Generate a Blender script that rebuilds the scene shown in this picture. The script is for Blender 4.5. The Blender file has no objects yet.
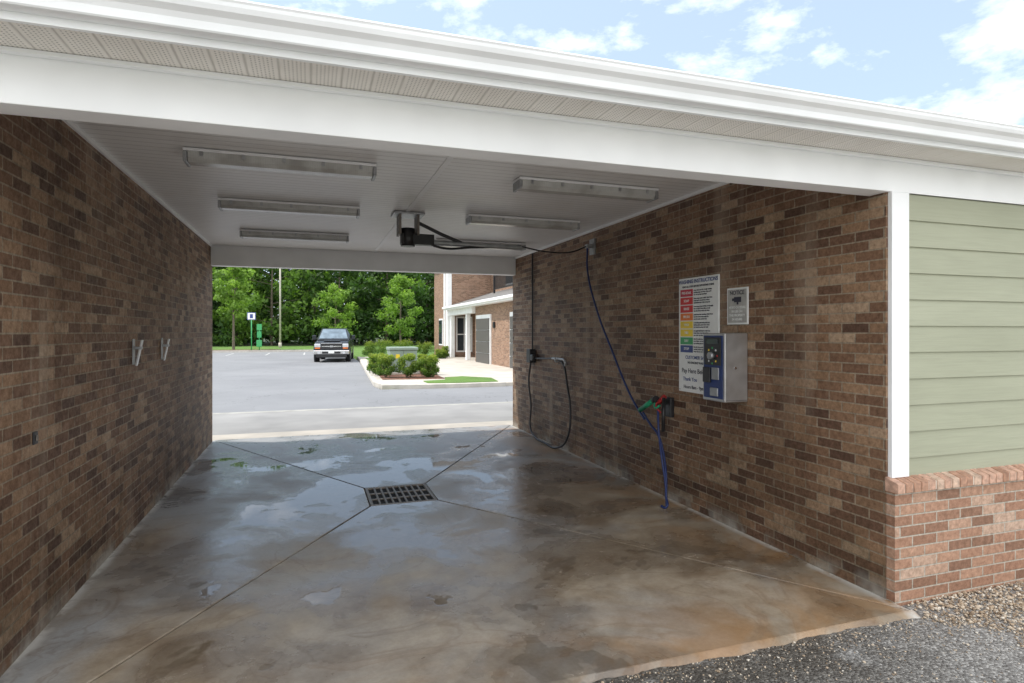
import bpy, bmesh, math, random
import numpy as np
from mathutils import Vector, Matrix
random.seed(7); rng=np.random.default_rng(7)
S=bpy.context.scene
S.view_settings.view_transform='Standard'; S.view_settings.look='None'; S.view_settings.exposure=0
COL=S.collection

# ---------------------------------------------------------------- nodes
class N:
    def __init__(s,name):
        s.m=bpy.data.materials.new(name); s.m.use_nodes=True
        s.t=s.m.node_tree; s.b=s.t.nodes['Principled BSDF']; s.out=s.t.nodes['Material Output']
    def n(s,typ,**k):
        x=s.t.nodes.new(typ)
        for a,b in k.items(): setattr(x,a,b)
        return x
    def l(s,a,b): s.t.links.new(a,b)
    def put(s,sock,v):
        if hasattr(v,'is_output'): s.l(v,sock)
        elif isinstance(v,tuple) and len(v)==3 and sock.type=='RGBA': sock.default_value=(*v,1)
        else: sock.default_value=v
    def math(s,op,a,b=0.0,c=None,clamp=False):
        x=s.n('ShaderNodeMath',operation=op,use_clamp=clamp); s.put(x.inputs[0],a); s.put(x.inputs[1],b)
        if c is not None: s.put(x.inputs[2],c)
        return x.outputs[0]
    def mix(s,f,a,b,mode='MIX'):
        x=s.n('ShaderNodeMix',data_type='RGBA',blend_type=mode); s.put(x.inputs[0],f); s.put(x.inputs[6],a); s.put(x.inputs[7],b); return x.outputs[2]
    def fmix(s,f,a,b):
        x=s.n('ShaderNodeMix',data_type='FLOAT'); s.put(x.inputs[0],f); s.put(x.inputs[2],a); s.put(x.inputs[3],b); return x.outputs[0]
    def pos(s):
        return s.n('ShaderNodeTexCoord').outputs['Object']
    def xyz(s,v=None):
        x=s.n('ShaderNodeSeparateXYZ'); s.l(v or s.pos(),x.inputs[0]); return x.outputs
    def noise(s,scale,detail=3,rough=.55,dist=0,vec=None,scl=None):
        x=s.n('ShaderNodeTexNoise'); x.inputs['Scale'].default_value=scale; x.inputs['Detail'].default_value=detail
        x.inputs['Roughness'].default_value=rough; x.inputs['Distortion'].default_value=dist
        v=vec or s.pos()
        if scl:
            m=s.n('ShaderNodeMapping'); m.inputs['Scale'].default_value=scl; s.l(v,m.inputs[0]); v=m.outputs[0]
        s.l(v,x.inputs['Vector']); return x.outputs['Fac']
    def ramp(s,f,stops,interp='LINEAR'):
        x=s.n('ShaderNodeValToRGB'); e=x.color_ramp.elements; x.color_ramp.interpolation=interp
        while len(e)<len(stops): e.new(0.5)
        for i,(p,c) in enumerate(stops):
            e[i].position=p; e[i].color=(c,c,c,1) if not isinstance(c,tuple) else (*c,1)
        s.l(f,x.inputs[0]); return x.outputs[0]
    def mr(s,v,a,b,c=0.,d=1.):
        x=s.n('ShaderNodeMapRange'); s.put(x.inputs[0],v)
        for i,q in enumerate((a,b,c,d)): x.inputs[i+1].default_value=q
        return x.outputs[0]
    def bump(s,h,st=.3,dist=.01,nrm=None):
        x=s.n('ShaderNodeBump'); x.inputs['Strength'].default_value=st; x.inputs['Distance'].default_value=dist
        s.l(h,x.inputs['Height'])
        if nrm: s.l(nrm,x.inputs['Normal'])
        return x.outputs[0]
    def set(s,col=None,rough=None,metal=None,normal=None,spec=None):
        for k,v in (('Base Color',col),('Roughness',rough),('Metallic',metal),('Normal',normal),('Specular IOR Level',spec)):
            if v is not None: s.put(s.b.inputs[k],v)
        return s.m

def simple(name,col,rough=.5,metal=0.,var=.15,scale=6.,bump=0.0):
    s=N(name); f=s.noise(scale,2)
    lo=tuple(c*(1-var) for c in col); hi=tuple(min(1,c*(1+var)) for c in col)
    c=s.ramp(f,[(.3,lo),(.7,hi)])
    r=s.mr(f,.3,.7,max(0,rough-.06),min(1,rough+.06))
    nrm=s.bump(s.noise(scale*8,1),bump,.01) if bump else None
    return s.set(c,r,metal,nrm)

def brick_mat(name,stops,mortar,damp=True):
    s=N(name); o=s.xyz()
    g=s.n('ShaderNodeNewGeometry'); gn=s.n('ShaderNodeSeparateXYZ'); s.l(g.outputs['True Normal'],gn.inputs[0])
    isx=s.math('GREATER_THAN',s.math('ABSOLUTE',gn.outputs[0]),.5)
    u=s.fmix(isx,o[0],o[1])
    c=s.n('ShaderNodeCombineXYZ'); s.l(u,c.inputs[0]); s.l(o[2],c.inputs[1])
    b=s.n('ShaderNodeTexBrick'); s.l(c.outputs[0],b.inputs['Vector'])
    b.inputs['Color1'].default_value=(0,0,0,1); b.inputs['Color2'].default_value=(1,1,1,1); b.inputs['Mortar'].default_value=(.5,.5,.5,1)
    b.inputs['Scale'].default_value=1; b.inputs['Mortar Size'].default_value=.0055; b.inputs['Mortar Smooth'].default_value=.3
    b.inputs['Brick Width'].default_value=.213; b.inputs['Row Height'].default_value=.0677
    col=s.ramp(b.outputs['Color'],stops)
    fine=s.noise(30,3,.75); col=s.mix(s.mr(fine,.3,.72,0,.9),col,s.mix(1.0,col,(.44,.40,.36),'MULTIPLY'))
    mt=s.mix(s.mr(fine,.3,.7),mortar,tuple(x*.5 for x in mortar))
    col=s.mix(b.outputs['Fac'],col,mt)
    if damp:
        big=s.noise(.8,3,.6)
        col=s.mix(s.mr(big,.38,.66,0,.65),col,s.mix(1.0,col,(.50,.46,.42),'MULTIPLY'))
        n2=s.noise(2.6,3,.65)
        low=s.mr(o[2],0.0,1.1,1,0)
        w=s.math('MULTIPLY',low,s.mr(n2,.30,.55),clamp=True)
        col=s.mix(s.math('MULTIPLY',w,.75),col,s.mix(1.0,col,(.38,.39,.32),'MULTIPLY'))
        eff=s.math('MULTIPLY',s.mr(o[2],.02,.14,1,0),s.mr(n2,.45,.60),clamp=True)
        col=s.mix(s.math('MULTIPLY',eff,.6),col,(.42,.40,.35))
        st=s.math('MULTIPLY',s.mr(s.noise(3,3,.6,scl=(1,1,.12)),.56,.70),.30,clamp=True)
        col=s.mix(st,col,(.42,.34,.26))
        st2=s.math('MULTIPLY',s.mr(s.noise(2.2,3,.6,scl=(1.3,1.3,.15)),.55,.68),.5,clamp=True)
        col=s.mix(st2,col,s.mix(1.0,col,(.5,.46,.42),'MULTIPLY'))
    h=s.math('SUBTRACT',1.0,b.outputs['Fac'])
    return s.set(col,s.mr(fine,.3,.7,.5,.8),0.,s.bump(h,.7,.006))

M={}
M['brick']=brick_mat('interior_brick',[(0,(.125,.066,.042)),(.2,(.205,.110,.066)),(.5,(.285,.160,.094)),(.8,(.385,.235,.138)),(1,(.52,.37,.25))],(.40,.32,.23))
M['brickx']=brick_mat('exterior_brick',[(0,(.27,.145,.09)),(.4,(.43,.235,.15)),(.75,(.53,.315,.21)),(1,(.62,.44,.33))],(.56,.50,.41),False)
M['brickh']=brick_mat('house_brick',[(0,(.24,.14,.09)),(.5,(.36,.21,.135)),(1,(.46,.29,.20))],(.44,.37,.30),False)
M['white']=simple('white_painted_metal',(.86,.87,.88),.38,0,.04,3)
M['trim']=simple('white_trim_paint',(.86,.865,.87),.5,0,.05,2.5)
M['dark']=simple('black_plastic',(.02,.02,.022),.4,0,.2,10)
M['steel']=simple('stainless_steel',(.52,.52,.52),.38,.8,.12,7)
M['galv']=simple('galvanised_steel',(.40,.41,.42),.48,.7,.2,12)
M['iron']=simple('cast_iron',(.20,.175,.15),.5,.4,.35,14,.3)
M['pit']=simple('drain_pit_dark',(.008,.008,.008),.9,0,.1,4)
M['black_rubber']=simple('black_rubber',(.018,.018,.02),.5,0,.15,10)
M['blue_hose']=simple('blue_rubber_hose',(.015,.03,.12),.45,0,.15,10)
M['green_p']=simple('green_plastic',(.02,.30,.15),.45,0,.2,10)
M['red_p']=simple('red_plastic',(.38,.03,.03),.5,0,.2,10)
M['glass']=simple('dark_window_glass',(.03,.04,.05),.06,0,.2,3)
M['shingle']=simple('roof_shingles',(.16,.15,.14),.9,0,.3,18,.5)
M['mulch']=simple('bark_mulch',(.17,.08,.05),.95,0,.5,14,.8)
M['cbox']=simple('grey_green_cabinet',(.24,.30,.25),.5,0,.08,3)
M['bark']=simple('tree_bark',(.13,.105,.08),.9,0,.4,9)
M['beige']=simple('beige_siding',(.66,.63,.56),.6,0,.06,3)
M['chrome']=simple('chrome',(.70,.70,.71),.2,1,.05,5)
M['carpaint']=simple('charcoal_car_paint',(.045,.052,.06),.18,.4,.1,2)
M['tire']=simple('tyre_rubber',(.02,.02,.02),.8,0,.2,12)
M['lamp_glass']=simple('headlight_glass',(.7,.72,.75),.1,.3,.05,8)
M['signwhite']=simple('sign_white',(.80,.81,.80),.45,0,.05,10)
M['signgrey']=simple('sign_grey',(.42,.41,.39),.5,.1,.15,14)
M['ink']=simple('ink_black',(.03,.03,.05),.5,0,.1,10)
M['payblue']=simple('payment_face_blue',(.02,.04,.14),.45,0,.15,10)
for k,c in dict(ink_red=(.62,.03,.03),ink_orange=(.80,.20,.03),ink_yellow=(.85,.62,.04),ink_green=(.05,.35,.12),ink_blue=(.03,.06,.24),ink_crimson=(.5,.03,.06)).items(): M[k]=simple(k,c,.45,0,.08,10)

def mk_ceiling():
    s=N('ceiling_panels'); o=s.xyz()
    fr=s.math('FRACT',s.math('MULTIPLY',o[1],1/.10)); ln=s.mr(s.math('ABSOLUTE',s.math('SUBTRACT',fr,.5)),.42,.5)
    d=s.noise(1.3,4,.6); c=s.ramp(d,[(.3,(.78,.77,.76)),(.7,(.89,.885,.88))])
    c=s.mix(s.math('MULTIPLY',ln,.65),c,(.33,.32,.31))
    c=s.mix(s.mr(d,.56,.70,0,.22),c,(.52,.45,.35))
    return s.set(c,.4,0.,s.bump(ln,.6,-.005))
M['ceil']=mk_ceiling()
def mk_soffit():
    s=N('vented_soffit'); o=s.xyz()
    fr=s.math('FRACT',s.math('MULTIPLY',o[0],1/.127)); ln=s.mr(s.math('ABSOLUTE',s.math('SUBTRACT',fr,.5)),.44,.5)
    fx=s.math('SUBTRACT',s.math('FRACT',s.math('MULTIPLY',o[0],1/.0159)),.5); fy=s.math('SUBTRACT',s.math('FRACT',s.math('MULTIPLY',o[1],1/.018)),.5)
    r=s.math('SQRT',s.math('ADD',s.math('MULTIPLY',fx,fx),s.math('MULTIPLY',fy,fy)))
    dot=s.mr(r,.18,.28,1,0)
    edge=s.math('LESS_THAN',s.math('ABSOLUTE',s.math('SUBTRACT',fr,.5)),.36)
    dot=s.math('MULTIPLY',dot,edge)
    c=s.ramp(s.noise(2.2,4,.6),[(.3,(.72,.68,.62)),(.7,(.83,.80,.75))])
    c=s.mix(s.math('MULTIPLY',dot,.75),c,(.18,.16,.14)); c=s.mix(s.math('MULTIPLY',ln,.6),c,(.32,.29,.26))
    return s.set(c,.45,0.,s.bump(ln,.6,-.006))
M['soffit']=mk_soffit()
def mk_siding():
    s=N('sage_lap_siding'); c=s.ramp(s.noise(1.5,3,.6,scl=(.5,1,2)),[(.3,(.31,.32,.225)),(.7,(.365,.375,.27))])
    g=s.noise(30,2,.6,scl=(.12,1,3)); c=s.mix(s.mr(g,.4,.7,0,.2),c,(.21,.215,.155))
    return s.set(c,.6,0.,s.bump(g,.3,.003))
M['siding']=mk_siding()
def mk_floor():
    s=N('wet_concrete'); o=s.xyz()
    n1=s.noise(.55,4,.6,.8); n2=s.noise(1.15,5,.58,.4); n3=s.noise(45,2,.7); n4=s.noise(3.4,5,.68,.4)
    near=s.mr(o[1],9.5,3.6,-.21,.09)
    br=s.mr(s.math('ADD',n1,s.math('ADD',near,s.mr(o[0],-1.4,3.4,-.06,.09))),.38,.64)
    grey=s.ramp(n4,[(.25,(.32,.325,.32)),(.75,(.44,.445,.44))])
    tan=s.ramp(n4,[(.25,(.25,.19,.13)),(.5,(.36,.295,.215)),(.8,(.47,.405,.32))])
    c=s.mix(br,grey,tan)
    n5=s.noise(.9,4,.55,2.0); tide=s.math('ABSOLUTE',s.math('SUBTRACT',n5,.5)); tide=s.mr(tide,0,.02,1,0)
    c=s.mix(s.math('MULTIPLY',tide,s.math('MULTIPLY',n4,.6)),c,(.17,.11,.065))
    dk=s.mr(s.noise(1.5,4,.66,.3),.50,.68); c=s.mix(s.math('MULTIPLY',s.math('MULTIPLY',dk,br),.65),c,(.17,.105,.055))
    rw=s.math('MAXIMUM',s.mr(o[0],2.5,3.5),s.mr(o[1],3.3,2.7))
    ru=s.math('MULTIPLY',rw,s.mr(n5,.42,.58),clamp=True)
    c=s.mix(s.math('MULTIPLY',ru,.65),c,(.37,.19,.065))
    dx=s.math('SUBTRACT',o[0],.9); dy=s.math('SUBTRACT',o[1],6.9)
    r=s.math('SQRT',s.math('ADD',s.math('MULTIPLY',dx,dx),s.math('MULTIPLY',s.math('MULTIPLY',dy,dy),.35)))
    ctr=s.mr(r,.2,3.2,.10,-.06)
    wn=s.math('ADD',n2,ctr)
    wet=s.mr(wn,.42,.53)
    pud=s.mr(wn,.578,.592)
    c=s.mix(s.math('MULTIPLY',wet,.62),c,s.mix(1.0,c,(.50,.47,.45),'MULTIPLY'))
    c=s.mix(s.math('MULTIPLY',pud,.5),c,s.mix(1.0,c,(.5,.5,.5),'MULTIPLY'))
    c=s.mix(s.mr(n3,.35,.75,0,.4),c,s.mix(1.0,c,(.70,.67,.64),'MULTIPLY'))
    edge=s.math('MAXIMUM',s.mr(o[0],-1.38,-1.43),s.mr(o[0],3.40,3.46))
    edge=s.math('MULTIPLY',edge,s.mr(n4,.40,.52),clamp=True)
    c=s.mix(s.math('MULTIPLY',edge,.8),c,(.62,.61,.57))
    rgh=s.fmix(wet,.48,.24); rgh=s.math('ADD',rgh,s.mr(n4,.3,.7,-.06,.06)); rgh=s.fmix(pud,rgh,.03)
    hb=s.math('MULTIPLY',n3,s.math('SUBTRACT',1.0,pud))
    return s.set(c,rgh,0.,s.bump(hb,.25,.004))
M['floor']=mk_floor()
def mk_asphalt(name,dark,light,wetn=True):
    s=N(name); v=s.n('ShaderNodeTexVoronoi'); v.inputs['Scale'].default_value=75; s.l(s.pos(),v.inputs['Vector'])
    st=s.ramp(s.math('FRACT',s.math('MULTIPLY',v.outputs['Color'],3.7)),[(0,dark),(.7,light),(1,tuple(x*1.7 for x in light))])
    big=s.noise(1.1,4,.65); c=s.mix(s.mr(big,.35,.7,0,.5),st,s.mix(1.0,st,(.55,.54,.52),'MULTIPLY'))
    r=.85
    if wetn:
        o=s.xyz(); w=s.math('MULTIPLY',s.math('MULTIPLY',s.mr(o[1],1.8,2.45),s.mr(o[0],3.8,2.6)),s.mr(s.noise(2.3,4,.6),.30,.46),clamp=True)
        c=s.mix(s.math('MULTIPLY',w,.85),c,s.mix(1.0,c,(.24,.22,.19),'MULTIPLY')); r=s.fmix(w,.85,.42)
    return s.set(c,r,0.,s.bump(v.outputs['Distance'],.8,-.010))
M['asphalt_near']=mk_asphalt('rough_asphalt',(.17,.16,.15),(.37,.36,.34))
def mk_road():
    s=N('asphalt'); n=s.noise(.25,4,.6); f=s.noise(40,1,.7); c=s.ramp(n,[(.3,(.17,.175,.185)),(.7,(.24,.245,.255))])
    c=s.mix(s.mr(f,.35,.7,0,.4),c,(.28,.28,.28))
    cr=s.math('ABSOLUTE',s.math('SUBTRACT',s.noise(.35,4,.6,.6),.5)); c=s.mix(s.mr(cr,0,.004,.6,0),c,(.08,.08,.08))
    return s.set(c,.8)
M['road']=mk_road()
M['conc']=simple('dry_concrete',(.50,.46,.40),.85,0,.14,1.6,.25)
M['kerb']=simple('kerb_concrete',(.50,.47,.42),.85,0,.15,3,.25)
def mk_grass():
    s=N('grass'); c=s.ramp(s.noise(.6,4,.7),[(.3,(.085,.16,.025)),(.55,(.13,.25,.04)),(.75,(.19,.28,.06))])
    f=s.noise(25,2,.8); c=s.mix(s.mr(f,.35,.7,0,.5),c,(.05,.10,.02)); return s.set(c,.9,0.,s.bump(f,.8,.05))
M['grass']=mk_grass()
M['litter']=simple('soil_leaf_litter',(.04,.055,.02),.95,0,.4,2)
def leaf(name,stops):
    s=N(name); a=s.n('ShaderNodeAttribute',attribute_name='tint'); c=s.ramp(a.outputs['Fac'],stops)
    s.set(c,.6); tr=s.n('ShaderNodeBsdfTranslucent'); s.l(s.mix(1.0,c,(1.3,1.4,.7),'MULTIPLY'),tr.inputs[0])
    mx=s.n('ShaderNodeMixShader'); mx.inputs[0].default_value=.42; s.l(s.b.outputs[0],mx.inputs[1]); s.l(tr.outputs[0],mx.inputs[2]); s.l(mx.outputs[0],s.out.inputs[0]); return s.m
M['leaf']=leaf('forest_leaves',[(0,(.016,.042,.011)),(.5,(.055,.125,.022)),(1,(.18,.31,.045))])
M['leafy']=leaf('young_leaves',[(0,(.10,.19,.03)),(1,(.28,.44,.07))])
M['bushm']=leaf('shrub_leaves',[(0,(.03,.07,.012)),(.6,(.09,.17,.02)),(1,(.28,.34,.04))])
def mk_lens():
    s=N('acrylic_diffuser'); o=s.xyz(); w=s.math('FRACT',s.math('MULTIPLY',o[0],60)); c=s.mix(s.math('MULTIPLY',w,.25),(.58,.585,.56),(.36,.36,.35))
    c=s.mix(s.mr(s.noise(5,3),.42,.68,0,.6),c,(.27,.25,.23)); return s.set(c,.22)
M['lens']=mk_lens()
def mk_gravel():
    s=N('gravel_stones'); a=s.n('ShaderNodeAttribute',attribute_name='tint'); c=s.ramp(a.outputs['Fac'],[(0,(.20,.14,.09)),(.4,(.46,.35,.24)),(.75,(.60,.50,.38)),(1,(.72,.67,.58))])
    return s.set(c,.75)
M['gravel']=mk_gravel()

# ---------------------------------------------------------------- mesh helpers
def empty(name,loc=(0,0,0)):
    e=bpy.data.objects.new(name,None); e.location=loc; e.empty_display_size=.3; COL.objects.link(e); return e
def par(o,p):
    if p is not None:
        o.parent=p; o.matrix_parent_inverse=Matrix.Translation(p.location).inverted()
    return o
def mesh(name,vs,fs,mat,p=None,smooth=False):
    me=bpy.data.meshes.new(name); me.from_pydata([tuple(v) for v in vs],[],fs); me.update()
    bm=bmesh.new(); bm.from_mesh(me); bmesh.ops.recalc_face_normals(bm,faces=bm.faces); bm.to_mesh(me); bm.free()
    if smooth:
        for q in me.polygons: q.use_smooth=True
    for mm in (mat if isinstance(mat,list) else [mat]): me.materials.append(mm)
    o=bpy.data.objects.new(name,me); COL.objects.link(o); return par(o,p)
BF=[(0,3,2,1),(4,5,6,7),(0,1,5,4),(1,2,6,5),(2,3,7,6),(3,0,4,7)]
def bv(a,b): 
    return [(a[0],a[1],a[2]),(b[0],a[1],a[2]),(b[0],b[1],a[2]),(a[0],b[1],a[2]),(a[0],a[1],b[2]),(b[0],a[1],b[2]),(b[0],b[1],b[2]),(a[0],b[1],b[2])]
def box(name,a,b,mat,p=None,bev=0,seg=2):
    o=mesh(name,bv(a,b),BF,mat,p)
    if bev:
        m=o.modifiers.new('b','BEVEL'); m.width=bev; m.segments=seg; m.limit_method='ANGLE'
    return o
def boxes(name,lst,mat,p=None,bev=0):
    vs=[];fs=[]
    for a,b in lst:
        k=len(vs); vs+=bv(a,b); fs+=[tuple(i+k for i in f) for f in BF]
    o=mesh(name,vs,fs,mat,p)
    if bev:
        m=o.modifiers.new('b','BEVEL'); m.width=bev; m.segments=2; m.limit_method='ANGLE'
    return o
def cyl(name,p0,p1,r0,mat,p=None,r1=None,n=16):
    r1=r0 if r1 is None else r1; p0=Vector(p0);p1=Vector(p1); d=(p1-p0).normalized(); q=d.to_track_quat('Z','Y')
    vs=[];
    for c,r in((p0,r0),(p1,r1)):
        for i in range(n):
            a=2*math.pi*i/n; vs.append(c+q@Vector((r*math.cos(a),r*math.sin(a),0)))
    fs=[(i,(i+1)%n,n+(i+1)%n,n+i) for i in range(n)]+[tuple(range(n))[::-1],tuple(range(n,2*n))]
    o=mesh(name,vs,fs,mat,p,True)
    for q in o.data.polygons:
        if len(q.vertices)>4: q.use_smooth=False
    return o
def tube(name,pts,r,mat,p=None,smooth=True):
    cu=bpy.data.curves.new(name,'CURVE'); cu.dimensions='3D'; cu.bevel_depth=r; cu.bevel_resolution=3; cu.use_fill_caps=True
    if smooth:
        sp=cu.splines.new('BEZIER'); sp.bezier_points.add(len(pts)-1)
        for b,q in zip(sp.bezier_points,pts): b.co=q; b.handle_left_type=b.handle_right_type='AUTO'
    else:
        sp=cu.splines.new('POLY'); sp.points.add(len(pts)-1)
        for b,q in zip(sp.points,pts): b.co=(*q,1)
    cu.materials.append(mat); o=bpy.data.objects.new(name,cu); COL.objects.link(o); return par(o,p)
def prism(name,prof,x0,x1,mat,p=None):
    n=len(prof); vs=[(x0,y,z) for y,z in prof]+[(x1,y,z) for y,z in prof]
    fs=[(i,(i+1)%n,n+(i+1)%n,n+i) for i in range(n)]+[tuple(range(n)),tuple(range(n,2*n))]
    return mesh(name,vs,fs,mat,p)
def sheet(name,pts,z,mat,p=None,thick=0):
    n=len(pts)
    if not thick: return mesh(name,[(x,y,z) for x,y in pts],[tuple(range(n))],mat,p)
    vs=[(x,y,z-thick) for x,y in pts]+[(x,y,z) for x,y in pts]
    fs=[(i,(i+1)%n,n+(i+1)%n,n+i) for i in range(n)]+[tuple(range(n))[::-1],tuple(range(n,2*n))]
    return mesh(name,vs,fs,mat,p)

WX0,WX1,YF,YB=-1.45,3.47,2.86,10.30
CZ=3.03
# ---------------------------------------------------------------- building
B=empty('car_wash_building',(1,6.5,0))
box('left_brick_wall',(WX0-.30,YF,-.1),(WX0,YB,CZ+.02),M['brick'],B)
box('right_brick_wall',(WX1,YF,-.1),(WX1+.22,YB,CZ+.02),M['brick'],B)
box('ceiling',(WX0+.001,2.981,CZ),(WX1-.001,YB-.161,CZ+.03),M['ceil'],B)
box('ceiling_seam_trim',(.985,2.99,CZ-.006),(1.03,YB-.17,CZ-.0005),M['trim'],B)
box('left_ceiling_trim',(WX0+.001,2.99,CZ-.03),(WX0+.022,YB-.17,CZ-.001),M['trim'],B)
box('right_ceiling_trim',(WX1-.022,2.99,CZ-.03),(WX1-.001,YB-.17,CZ-.001),M['trim'],B)
box('front_beam',(-7,2.835,2.59),(13,2.985,2.80),M['trim'],B,.004)
box('front_header',(-7,2.87,2.801),(13,2.98,CZ+.02),M['trim'],B)
box('rear_beam',(-7,YB-.16,2.72),(13,YB+.01,CZ+.03),M['trim'],B,.004)
box('front_soffit',(-7,2.552,2.80),(13,2.834,2.812),M['soffit'],B)
box('soffit_channel',(-7,2.800,2.780),(13,2.833,2.799),M['white'],B,.003)
box('front_fascia',(-7,2.53,2.785),(13,2.551,2.89),M['white'],B,.002)
gp=[(2.528,2.915),(2.528,2.815),(2.468,2.813),(2.462,2.818),(2.455,2.845),(2.442,2.862),(2.418,2.876),(2.408,2.892),(2.404,2.905),(2.398,2.912),(2.404,2.920),(2.414,2.916)]
prism('front_gutter',gp,-7,13,M['white'],B)
box('rear_soffit',(-7,YB+.011,2.80),(13,YB+.30,2.812),M['soffit'],B)
box('rear_fascia',(-7,YB+.301,2.785),(13,YB+.32,2.89),M['white'],B)
prism('roof',[(2.47,2.885),(6.58,4.47),(10.70,2.885),(10.70,2.915),(6.58,4.51),(2.47,2.915)],-7,13,M['shingle'],B)
for xx in (-6.99,12.97): mesh('gable',[(xx,2.86,2.8),(xx,10.3,2.8),(xx,10.3,3.02),(xx,6.58,4.44),(xx,2.86,3.02)],[(0,1,2,3,4)],M['siding'],B)
def siding(name,x0,x1,y,sgn,z0=.72,z1=2.60):
    vs=[];fs=[];z=z0;ex=.170
    while z<z1:
        zt=min(z+ex+.01,z1); k=len(vs)
        yo=y+sgn*.018; yi=y+sgn*.004
        vs+=[(x0,yo,z),(x1,yo,z),(x1,yi,zt),(x0,yi,zt),(x0,y,z),(x1,y,z)]
        fs+=[(k,k+1,k+2,k+3),(k,k+4,k+5,k+1)]; z+=ex
    return mesh(name,vs,fs,M['siding'],B)
siding('front_siding',3.63,13,2.858,-1)
siding('front_siding_left',-7,-1.9,2.858,-1)
box('front_wall_core',(3.692,2.86,0),(13,3.0,2.6),M['beige'],B)
box('front_wall_core_left',(-7,2.86,0),(-1.752,3.0,2.6),M['beige'],B)
box('rear_wall_core',(3.692,YB-.15,0),(13,YB-.001,2.75),M['siding'],B)
box('rear_wall_core_left',(-7,YB-.15,0),(-1.752,YB-.001,2.75),M['siding'],B)
box('end_wall',(12.9,3.0,0),(12.99,YB-.15,2.8),M['siding'],B)
box('end_wall_left',(-6.99,3.0,0),(-6.9,YB-.15,2.8),M['siding'],B)
box('corner_trim',(3.482,2.828,.775),(3.63,2.859,2.589),M['trim'],B,.003)
box('corner_trim_left',(-1.90,2.828,.775),(-1.752,2.859,2.589),M['trim'],B,.003)
box('brick_wainscot',(WX1+.001,2.80,-.1),(13,2.8585,.69),M['brickx'],B)
box('brick_wainscot_left',(-7,2.80,-.1),(WX0-.001,2.8585,.69),M['brickx'],B)
vs=[];fs=[];fm=[]
def rowlock(x0,x1):
    x=x0
    while x<x1:
        j=random.uniform(-.004,.004); k=len(vs); w=.058
        vs.extend([(x,2.765+j,.692),(x+w,2.765+j,.692),(x+w,2.857,.692),(x,2.857,.692),(x,2.765+j,.752),(x+w,2.765+j,.752),(x+w,2.857,.782),(x,2.857,.782)])
        fs.extend([tuple(i+k for i in f) for f in BF]); fm.append(random.randrange(4)); x+=.068
rowlock(3.455,13); rowlock(-7,-1.46)
rl=[simple('rowlock_%d'%i,c,.8,0,.3,30,.4) for i,c in enumerate([(.42,.24,.16),(.52,.32,.23),(.33,.18,.115),(.55,.39,.29)])]
o=mesh('rowlock_sill',vs,fs,rl,B)
for i,q in enumerate(o.data.polygons): q.material_index=fm[i//6]
m=o.modifiers.new('b','BEVEL'); m.width=.004; m.segments=2
prism('sill_mortar',[(2.771,.696),(2.8575,.696),(2.8575,.774),(2.771,.748)],3.457,13,simple('sill_mortar',(.55,.49,.41),.9),B)

# ---------------------------------------------------------------- floor slabs
F=empty('concrete_floor',(1,6.5,0))
dx0,dx1,dy0,dy1=.56,1.24,6.10,6.82
NL=(WX0,2.70);NR=(WX1,2.70);FR=(WX1,10.42);FL=(WX0,10.42)
BL=(dx0,dy0);BR=(dx1,dy0);TR=(dx1,dy1);TL=(dx0,dy1)
def shift(a,b,c,g=.007):
    a=Vector(a);b=Vector(b);c=Vector(c); d=(b-a).normalized(); n=Vector((-d.y,d.x))
    if (c-a).dot(n)<0: n=-n
    return a+n*g,b+n*g
def slab(nm,o0,i0,i1,o1):
    c=[(o0[0]+i0[0]+i1[0]+o1[0])/4,(o0[1]+i0[1]+i1[1]+o1[1])/4]
    a,b=shift(o0,i0,c); d,e=shift(o1,i1,c)
    tops=[(a.x,a.y,0),(b.x,b.y,-.03),(e.x,e.y,-.03),(d.x,d.y,0)]
    vs=[(x,y,z-.15) for x,y,z in tops]+tops
    o=mesh(nm,vs,BF,M['floor'],F)
    m=o.modifiers.new('b','BEVEL'); m.width=.006; m.segments=2; m.limit_method='ANGLE'
slab('slab_left',NL,BL,TL,FL); slab('slab_right',NR,BR,TR,FR); slab('slab_front',NL,BL,BR,NR); slab('slab_rear',FL,TL,TR,FR)
sheet('joint_filler',[(WX0,2.75),(WX1,2.75),(WX1,10.4),(WX0,10.4)],-.045,simple('joint_dirt',(.06,.04,.025),.9),F)
vs=[];fs=[]; xs=np.linspace(WX0,WX1+.02,160)
for i,x in enumerate(xs):
    j=.012*math.sin(x*5)+.008*math.sin(x*19+1)+random.uniform(-.006,.006)
    vs+=[(x,2.702,.0),(x,2.692+j*.3,-.004),(x,2.665+j,-.026)]
for i in range(len(xs)-1):
    for k in range(2): q=i*3+k; fs.append((q,q+1,q+4,q+3))
mesh('worn_front_lip',vs,fs,M['floor'],F,True)
G=empty('drain_grate',(.9,6.46,-.03))
z=-.028
boxes('frame',[((dx0+.004,dy0+.004,-.08),(dx1-.004,dy0+.035,z)),((dx0+.004,dy1-.035,-.08),(dx1-.004,dy1-.004,z)),((dx0+.004,dy0+.0355,-.08),(dx0+.035,dy1-.0355,z)),((dx1-.035,dy0+.0355,-.08),(dx1-.004,dy1-.0355,z))],M['iron'],G,.002)
bars=[]; nb=9; w=(dx1-dx0-.07)/nb
for i in range(1,nb): 
    xx=dx0+.035+i*w; bars.append(((xx-.010,dy0+.036,-.07),(xx+.010,dy1-.036,z-.002)))
boxes('bars',bars,M['iron'],G,.002)
cb=[]
for i in range(1,3):
    yy=dy0+.036+i*(dy1-dy0-.07)/3; cb.append(((dx0+.036,yy-.014,-.068),(dx1-.036,yy+.014,z-.005)))
boxes('cross_bars',cb,M['iron'],G)
sheet('pit',[(dx0+.005,dy0+.005),(dx1-.005,dy0+.005),(dx1-.005,dy1-.005),(dx0+.005,dy1-.005)],-.0445,M['pit'],G)

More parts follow.
